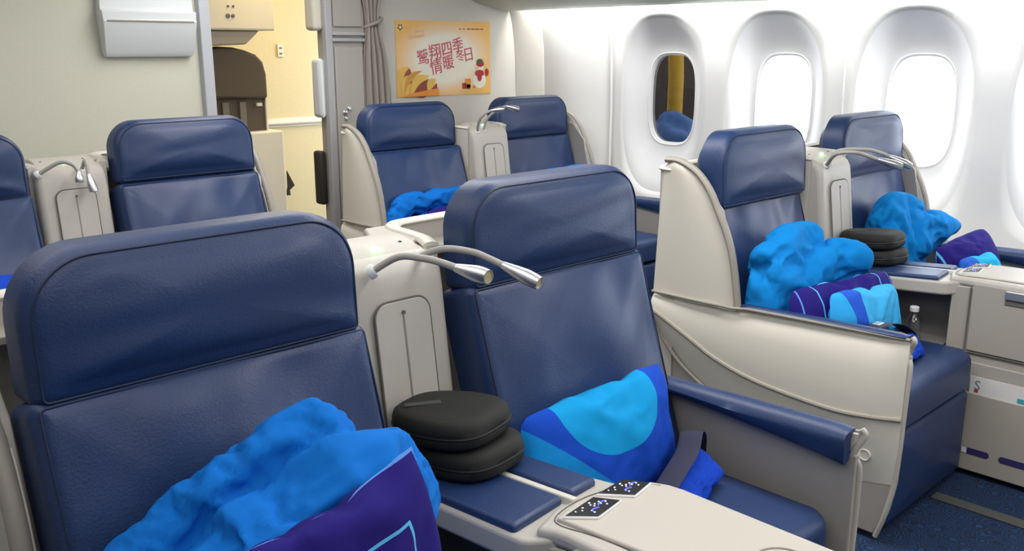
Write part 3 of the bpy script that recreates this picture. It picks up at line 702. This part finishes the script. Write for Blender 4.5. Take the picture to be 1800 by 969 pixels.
    # lamps
    for pts in lamps:
        P = catmull(pts[:5], 8)
        nk = obj('reading_light', tube(bmesh.new(), P, .0068, 12), 'neck', root)
        d = (Vector(pts[1])-Vector(pts[0])).normalized()
        obj('mount_collar', lathe(bmesh.new(), [(.014, -.004), (.0145, .004), (.011, .010), (.009, .010)], pts[0], d, 18), 'white', nk)
        d = (Vector(pts[5])-Vector(pts[4])); ln = d.length*1.12
        obj('lamp_head', lathe(bmesh.new(), [(.0072, -.006), (.0085, 0), (.0125, ln*.35), (.0150, ln*.62), (.0145, ln*.85), (.0130, ln), (.0113, ln), (.0111, ln-.004)], pts[4], d, 24), 'chrome', nk)
        e = Vector(pts[4])+d.normalized()*(ln-.004)
        obj('lamp_lens', lathe(bmesh.new(), [(.0115, 0), (.0115, .0015), (.009, .002)], e, d, 20), 'lens', nk)
    return root
LA = [[(-0.064, 0.605, .994), (-0.034, 0.56, 1.025), (-0.014, 0.51, 1.027), (0.001, 0.48, 1.022), (0.015, 0.45, 1.014), (0.022, 0.385, 1.01)],
      [(0.072, 0.635, .997), (0.083, 0.57, 1.021), (0.112, 0.52, 1.018), (0.129, 0.49, 1.007), (0.142, 0.46, 0.995), (0.159, 0.395, 0.974)]]
LD = [[(-0.07, 0.62, .985), (-0.12, 0.56, 1.035), (-0.106, 0.5, 1.045), (-0.047, 0.47, 1.027), (-0.022, 0.45, 1.017), (0.028, 0.4, 0.995)],
      [(-0.04, 0.63, .985), (-0.07, 0.58, 1.04), (-0.01, 0.51, 1.047), (0.063, 0.48, 1.03), (0.09, 0.46, 1.017), (0.132, 0.41, 0.987)]]
LB = [[(-0.110, 0.62, .985), (-0.048, 0.585, 1.025), (-0.016, 0.565, 1.020), (-0.003, 0.555, 1.003), (0.001, 0.55, 0.988), (-0.002, 0.545, 0.962)],
      [(0.041, 0.635, .988), (0.042, 0.60, 1.022), (0.040, 0.58, 1.013), (0.038, 0.57, 0.989), (0.038, 0.565, 0.974), (0.042, 0.55, 0.926)]]
LC = [[(-.08, .63, .99), (-.10, .60, 1.03), (-0.109, 0.57, 1.065), (-0.096, 0.545, 1.09), (-0.072, 0.53, 1.10), (-0.028, 0.5, 1.106)],
      [(-0.03, 0.64, .99), (-0.034, 0.61, 1.05), (-0.008, 0.57, 1.095), (0.012, 0.55, 1.11), (0.032, 0.53, 1.115), (0.073, 0.5, 1.101)]]
for lamps, x, y, lab in ((LA, XA, YA, 'nearest cream console with bright goosenecks, between the two foreground seats'),
                         (LD, XD, YD, 'console with drawer and literature pocket between the two seats by the windows'),
                         (LB, XB, YB, 'console with drooping gooseneck lights between seats at the beige bulkhead'),
                         (LC, XCc, YCc, 'console between the front-row seats below the festive poster')):
    make_console(lamps, lab, -.10 if y == YCc else -.45).location = (x, y, 0)

# ------------------------------------------------------------------ soft things
def duvet(name, lumps, material, label, vox=.010, amp=.022, seed=1, sm=2, grow=.17, pin=.22):
    """lumps: list of (points, radius or list of radii). merged into one quilt by a voxel remesh."""
    c = Vector((0, 0, 0)); k = 0
    for pts, r in lumps:
        for p in pts: c += Vector(p) if not isinstance(p, (int, float)) else Vector(pts); k += 1
    c /= k; bm = bmesh.new()
    for pts, r in lumps:
        if isinstance(pts[0], (int, float)):      # rounded slab: centre, (half sizes, tilt about x, turn about z)
            hx, hy, hz, tx, tz = r; q = Matrix.Rotation(tz, 3, 'Z') @ Matrix.Rotation(tx, 3, 'X'); before = set(bm.verts)
            bmesh.ops.create_icosphere(bm, subdivisions=4, radius=1)
            for v in set(bm.verts)-before:
                g = v.co.copy(); e = .62
                v.co = Vector(pts)-c+q @ Vector([h_*abs(a)**e*(1 if a > 0 else -1) for a, h_ in zip(g, (hx, hy, hz))])
            continue
        rs = r if isinstance(r, (list, tuple)) else [r]*len(pts)
        P = [Vector(p)-c for p in pts]
        d0, d1 = (P[0]-P[1]).normalized(), (P[-1]-P[-2]).normalized(); path = []; rad = []
        core = catmull(P, 6); nr = len(core)
        cr = [rs[min(int(i/6), len(rs)-1)]+(rs[min(int(i/6)+1, len(rs)-1)]-rs[min(int(i/6), len(rs)-1)])*((i % 6)/6) for i in range(nr)]
        for a in (80, 60, 40, 20): path.append(P[0]+d0*rs[0]*sin(R(a))); rad.append(rs[0]*cos(R(a)))
        path += core; rad += cr
        for a in (20, 40, 60, 80): path.append(P[-1]+d1*rs[-1]*sin(R(a))); rad.append(rs[-1]*cos(R(a)))
        n = len(path); tube(bm, path, lambda t: rad[min(n-1, int(round(t*(n-1))))], 20)
    o = obj(name, bm, material, loc=c)
    m = o.modifiers.new('r', 'REMESH'); m.mode = 'VOXEL'; m.voxel_size = vox; m.use_smooth_shade = True
    m = o.modifiers.new('sm', 'SMOOTH'); m.iterations = sm; m.factor = .5
    crumple(o, grow, pin)
    return tag(o, label, 'duvet', 'folded blue duvets')
def crumple(o, grow=.20, pin=.2, frames=16, bend=.5, freq=14, smooth=1, mass=.15, lo=.12, amp=.35):
    """let the cloth solver buckle slightly oversized fabric over the shape, then keep the result as plain mesh"""
    tmp = bpy.data.scenes.new('settle'); tmp.collection.objects.link(o); tmp.frame_start, tmp.frame_end = 1, frames
    dg = tmp.view_layers[0].depsgraph or None
    def baked():
        d = tmp.view_layers[0].depsgraph; d.update(); return bpy.data.meshes.new_from_object(o.evaluated_get(d))
    tmp.frame_set(1); base = baked(); mats = [m for m in o.data.materials]
    o.modifiers.clear(); o.data = base
    vg = o.vertex_groups.new(name='hold')
    for v in base.vertices: vg.add([v.index], max(.02, min(.9, lo+amp*noise.noise(v.co*freq))), 'REPLACE')
    c = o.modifiers.new('c', 'CLOTH'); q = c.settings
    q.quality = 5; q.mass = mass; q.tension_stiffness = q.compression_stiffness = 8; q.shear_stiffness = 4; q.bending_stiffness = bend
    q.air_damping = 4; q.shrink_min = -grow; q.vertex_group_mass = 'hold'; q.pin_stiffness = pin; q.effector_weights.gravity = 0
    c.collision_settings.use_collision = False; c.collision_settings.use_self_collision = False
    c.point_cache.frame_start = 1; c.point_cache.frame_end = frames+2
    for f in range(1, frames+1): tmp.frame_set(f)
    res = baked(); o.modifiers.clear(); o.vertex_groups.clear()
    ext = max((v.co.length for v in res.vertices), default=9)
    if ext < 1.5*max(v.co.length for v in base.vertices): o.data = res
    for p in o.data.polygons: p.use_smooth = True
    bpy.data.scenes.remove(tmp)
    if smooth: m = o.modifiers.new('sm', 'SMOOTH'); m.iterations = smooth; m.factor = .5
    return o
def pillow(name, w, h, t, mtx, material, label, seed=0, n=44, pinch=.03, wr=.004, corner=.09, grow=.055):
    """cushion in its own x (width), z (height), y (thickness)"""
    bm = bmesh.new(); sides = []
    for sgn in (-1, 1):
        g = []
        for j in range(n+1):
            row = []
            for i in range(n+1):
                u, v = -1+2*i/n, -1+2*j/n
                x = w/2*u*(1-pinch*(1-v*v)*abs(u)**3*.6)*(1-corner*abs(v)**5); z = h/2*v*(1-pinch*(1-u*u)*abs(v)**3*.6)*(1-corner*abs(u)**5)
                th = t/2*((1-abs(u)**2.6)**.55)*((1-abs(v)**2.6)**.55)
                q = noise.noise(Vector((x*9+seed*5.1, z*9, seed*2.7+sgn)))+.5*noise.noise(Vector((x*22, z*20+seed, sgn*3.)))
                e = (1-u**4)*(1-v**4)
                row.append(bm.verts.new((x+.004*noise.noise(Vector((z*18, seed, 1.))), sgn*(th+wr*q*e), z+.004*noise.noise(Vector((x*18, seed, 2.))))) )
            g.append(row)
        sides.append(g)
        for j in range(n):
            for i in range(n): bm.faces.new((g[j][i], g[j][i+1], g[j+1][i+1], g[j+1][i]))
    bmesh.ops.remove_doubles(bm, verts=bm.verts, dist=.0012)
    uvl = bm.loops.layers.uv.new('UVMap')
    for f in bm.faces:
        for l in f.loops: l[uvl].uv = (l.vert.co.x, l.vert.co.z)
    o = obj(name, bm, material); o.matrix_world = mtx
    o.data.polygons.foreach_set('use_smooth', [True]*len(o.data.polygons))
    crumple(o, grow, .35, 10, .3, 16, 1)
    return tag(o, label, 'pillow')
def frame(tl, tr_, bl, w=None, h=None):
    """pose from top-left, top-right and bottom-left corners -> matrix, width, height"""
    TL, TR, BL = Vector(tl), Vector(tr_), Vector(bl)
    X = (TR-TL).normalized(); Z = (TL-BL); Z = (Z-X*Z.dot(X)); hh = Z.length; Z.normalize(); Y = Z.cross(X)
    c = TL+X*(TR-TL).length/2-Z*hh/2
    return Matrix(((X.x, Y.x, Z.x, c.x), (X.y, Y.y, Z.y, c.y), (X.z, Y.z, Z.z, c.z), (0, 0, 0, 1))), (TR-TL).length, hh

# nearest seat: big duvet and stitched pillow
duvet('folded_duvet', [
    ([(.36, 1.10, .725), (.46, 1.11, .78), (.58, 1.10, .83), (.665, 1.08, .85)], [.035, .042, .045, .05]),
    ([(.38, 1.02, .67), (.52, 1.0, .735), (.64, .99, .775), (.70, 1.0, .78)], [.07, .085, .09, .085]),
    ([(.67, 1.06, .82), (.715, 1.05, .74), (.735, 1.04, .60)], [.055, .055, .06]),
    ([(.36, 1.03, .63), (.53, 1.0, .63), (.68, 1.01, .65)], [.09, .11, .09]),
    ([(.42, 1.0, .545), (.69, 1.02, .545)], [.09, .09])], 'duvet', 'large crumpled bright blue duvet on the nearest seat, at the bottom edge', seed=1, vox=.008)
mt, w_, h_ = frame((.275, .885, .815), (.695, .90, .876), (.335, .835, .47))
pillow('stitched_pillow', w_, .36, .12, mt, 'stitched', 'indigo pillow with pale blue stitched rectangle, before the nearest duvet', 3, corner=.0)
# printed pillow on the second seat
mt, w_, h_ = frame((1.165, 1.165, .705), (1.61, 1.185, .705), (1.13, 1.115, .455))
pillow('printed_pillow', w_+.03, .270, .10, mt, 'print', 'royal blue pillow with cyan oval and band, leaning on a navy seat', 6, wr=.004, corner=.08, grow=.03)
# belt over the printed pillow
def belt(name, pts, w, label, buckle=None):
    root = empty(name, pts[0]); tag(root, label, 'seat belt', 'seat belts')
    P = catmull([Vector(p)-Vector(pts[0]) for p in pts], 8); bm = bmesh.new()
    obj('webbing', tube(bm, P, w/2, 10, flat=.10), 'belt', root)
    if buckle:
        o = boxo('buckle', (-.03, -.022, -.010), (.03, .022, .012), buckle, root, bevel=.007); o.location = Vector(pts[-1])-Vector(pts[0])
        boxo('buckle_plate', (-.018, -.012, .012), (.018, .012, .015), 'chrome', o, bevel=.002)
    return root

belt('seat_belt', [(1.69, 1.13, .475), (1.645, 1.10, .545), (1.60, 1.08, .577), (1.55, 1.055, .556), (1.48, 1.035, .538), (1.42, 1.02, .520), (1.37, 1.01, .49)], .050, 'dark navy seat belt looped beside the two-tone printed pillow')
mt, w_, h_ = frame((1.45, 1.03, .51), (1.63, 1.08, .525), (1.43, .97, .47))
pillow('folded_cloth', .20, .085, .035, mt, 'royal', 'royal blue cloth under the dark belt on the second seat', 21)['category'] = 'cloth'
# window pair bedding
duvet('folded_duvet', [
    ((2.665, 1.445, .61), (.18, .075, .175, R(-8), 0)), ([(2.54, 1.47, .755), (2.66, 1.475, .785), (2.77, 1.46, .79)], [.04, .05, .045]),
    ([(2.70, 1.42, .68), (2.81, 1.38, .72), (2.875, 1.34, .725)], [.07, .06, .045]),
    ([(2.76, 1.41, .57), (2.87, 1.375, .63)], [.08, .065])], 'duvet_window_lit', 'bright blue duvet on the aisle-side seat with the long cream shell', seed=5, grow=.16, pin=.22)
mt, w_, h_ = frame((2.475, 1.345, .685), (2.95, 1.26, .69), (2.475, 1.29, .46))
pillow('indigo_pillow', w_, .23, .10, mt, 'stitched', 'indigo pillow with pale piping between the duvet and the printed pillow', 8, wr=.010)
mt, w_, h_ = frame((2.55, 1.255, .685), (2.93, 1.225, .655), (2.49, 1.215, .475))
pillow('printed_pillow', w_, .21, .10, mt, 'print2', 'small light blue printed pillow nearest the cream shell rim', 9, wr=.014)
belt('seat_belt', [(2.98, 1.18, .475), (2.88, 1.15, .515), (2.78, 1.14, .558), (2.70, 1.14, .580), (2.65, 1.145, .576)], .046, 'seat belt with dark buckle cover by the small printed pillow', 'belt')
mt, w_, h_ = frame((2.72, 1.115, .545), (2.88, 1.13, .515), (2.72, 1.06, .475))
pillow('folded_cloth', .15, .08, .03, mt, 'royal', 'folded royal blue cloth under the belt buckle on the aisle seat', 2)['category'] = 'cloth'
# bottle on the shelf under the console deck
bt = empty('water_bottle', (3.052, 1.20, .4375)); tag(bt, 'small clear water bottle in the dark recess below the console', 'bottle')
obj('bottle_body', lathe(bmesh.new(), [(.026, 0), (.029, .006), (.029, .055), (.022, .075), (.012, .09), (.012, .098)], seg=24), 'bottle', bt)
obj('bottle_cap', lathe(bmesh.new(), [(.0145, .098), (.0150, .112), (.013, .114)], seg=20), 'white', bt)
duvet('folded_duvet', [
    ((3.48, 1.46, .63), (.13, .075, .17, R(-8), 0)), ([(3.39, 1.49, .765), (3.48, 1.49, .80), (3.60, 1.47, .79)], [.04, .045, .04]),
    ([(3.54, 1.44, .67), (3.66, 1.41, .71), (3.79, 1.38, .705)], [.085, .065, .03])], 'duvet_window_lit', 'blue duvet, window light painted into its colour, on the window-side seat with indigo pillow', seed=9, grow=.16, pin=.22)
mt, w_, h_ = frame((3.44, 1.30, .665), (3.74, 1.24, .715), (3.46, 1.22, .48))
pillow('indigo_pillow', w_, .22, .12, mt, 'stitched', 'indigo pillow on the window-side seat under the window-lit blue duvet', 12)
mt, w_, h_ = frame((3.36, 1.19, .68), (3.62, 1.17, .675), (3.36, 1.12, .48))
pillow('printed_pillow', w_, .18, .09, mt, 'print3', 'pale teal pillow peeking over the window-side console table', 14)
# front row bedding
duvet('folded_duvet', [
    ([(2.51, 3.36, .65), (2.60, 3.36, .685), (2.74, 3.36, .70), (2.90, 3.36, .70)], [.04, .045, .045, .045]),
    ([(2.54, 3.34, .55), (2.86, 3.34, .56)], [.07, .09]), ([(2.51, 3.35, .52), (2.51, 3.35, .65)], [.05, .04])], 'duvet', 'rolled bright blue duvet on the seat below the poster', seed=14)
mt, w_, h_ = frame((2.585, 3.21, .685), (2.99, 3.19, .71), (2.585, 3.14, .48))
pillow('indigo_pillow', w_, .22, .08, mt, 'purple', 'indigo pillow before the rolled duvet below the poster', 15)
mt, w_, h_ = frame((2.60, 3.13, .66), (3.00, 3.09, .715), (2.60, 3.05, .47))
pillow('royal_blue_pillow', w_, .2, .08, mt, 'royal', 'royal blue pillow foremost on the seat below the poster', 16)
duvet('folded_duvet', [([(3.44, 3.37, .66), (3.62, 3.37, .70), (3.78, 3.36, .71)], [.06, .07, .06]), ([(3.46, 3.35, .54), (3.76, 3.35, .54)], [.08, .08])], 'duvet', 'strip of blue duvet above the headrest, on the front window seat', seed=17)
mt, w_, h_ = frame((.46, 3.05, .70), (.80, 3.03, .72), (.46, 2.96, .48))
pillow('royal_blue_pillow', .42, .26, .12, mt, 'royal', 'royal blue pillow on the seat cut off by the left edge', 18)

# ------------------------------------------------------------------ headset cases
def make_case():
    root = empty('headset_case')
    def outline(sc=1):
        out = []
        for k in range(64):
            a = 2*pi*k/64; c, q = cos(a), sin(a); p = 3.2
            x = .094*abs(c)**(2/p)*(1 if c > 0 else -1); y = .110*abs(q)**(2/p)*(1 if q > 0 else -1)
            x *= 1-.22*max(0, y/.11)
            out.append((x*sc, y*sc))
        return out
    def shell(zs): return [[(x, y, z) for x, y in outline(sc)] for z, sc in zs]
    obj('case_body', loft(bmesh.new(), shell([(0, .86), (.004, .95), (.010, .99), (.020, 1.0), (.0225, .985), (.0235, .985), (.026, 1.0), (.036, .99), (.046, .95), (.051, .88), (.0535, .70), (.0545, .4), (.055, .05)])), 'black', root)
    obj('zip', tube(bmesh.new(), [(x, y, .0235) for x, y in outline(.992)], .0028, 6, True), 'zip', root)
    t = boxo('case_tag', (-.035, -.009, .0535), (.035, .009, .0557), 'tag', root, bevel=.001)
    t.location = (-.02, .045, 0); t.rotation_euler = (0, 0, R(-50))
    return root
c0 = make_case()
def place_case(x, y, z, rz, label, first=[1], sc=1):
    r = c0 if first[0] else copy_tree(c0); first[0] = 0
    r.location = (x, y, z); r.rotation_euler = (R(-4.3), 0, rz); r.scale = (sc*.97, sc*.97, sc*1.05); tag(r, label, 'headset case', 'black headset cases')
place_case(1.045, 1.205, .648, R(8), 'black zipped headset case, lower of the pair on the nearest console')
place_case(1.030, 1.225, .705, R(14), 'black headset case with grey tag, upper of pair on nearest console')
place_case(3.20, 1.42, .646, R(-10), 'dark headset case, lower of the pair between the window-side seats')
place_case(3.19, 1.43, .703, R(0), 'dark headset case, upper of the pair between the window-side seats')
place_case(3.19, 3.23, .648, R(0), 'black headset case, lower, on the console below the poster')
place_case(3.18, 3.24, .705, R(5), 'black headset case showing its corner on the front-row console')
# leaflet in the literature pocket of the window-side console
lx = XD-.0955
lf = empty('safety_leaflet', (lx, YD+.02, .21)); tag(lf, 'white printed leaflet standing in the grey console pocket', 'leaflet')
boxo('leaflet_sheet', (-.0005, -.36, 0), (.0015, .022, .140), 'paper', lf, bevel=0)
text('leaflet_letter', 'S', .045, (-.0008, -.002, .110), 'inkgrey', lf, rot=(R(90), R(90)*0, R(-90)))
boxo('leaflet_mark', (-.0012, -.006, .086), (-.0004, .006, .096), 'red', lf, bevel=0)
boxo('leaflet_mark', (-.0012, -.16, .084), (-.0004, -.125, .100), 'teal', lf, bevel=0)
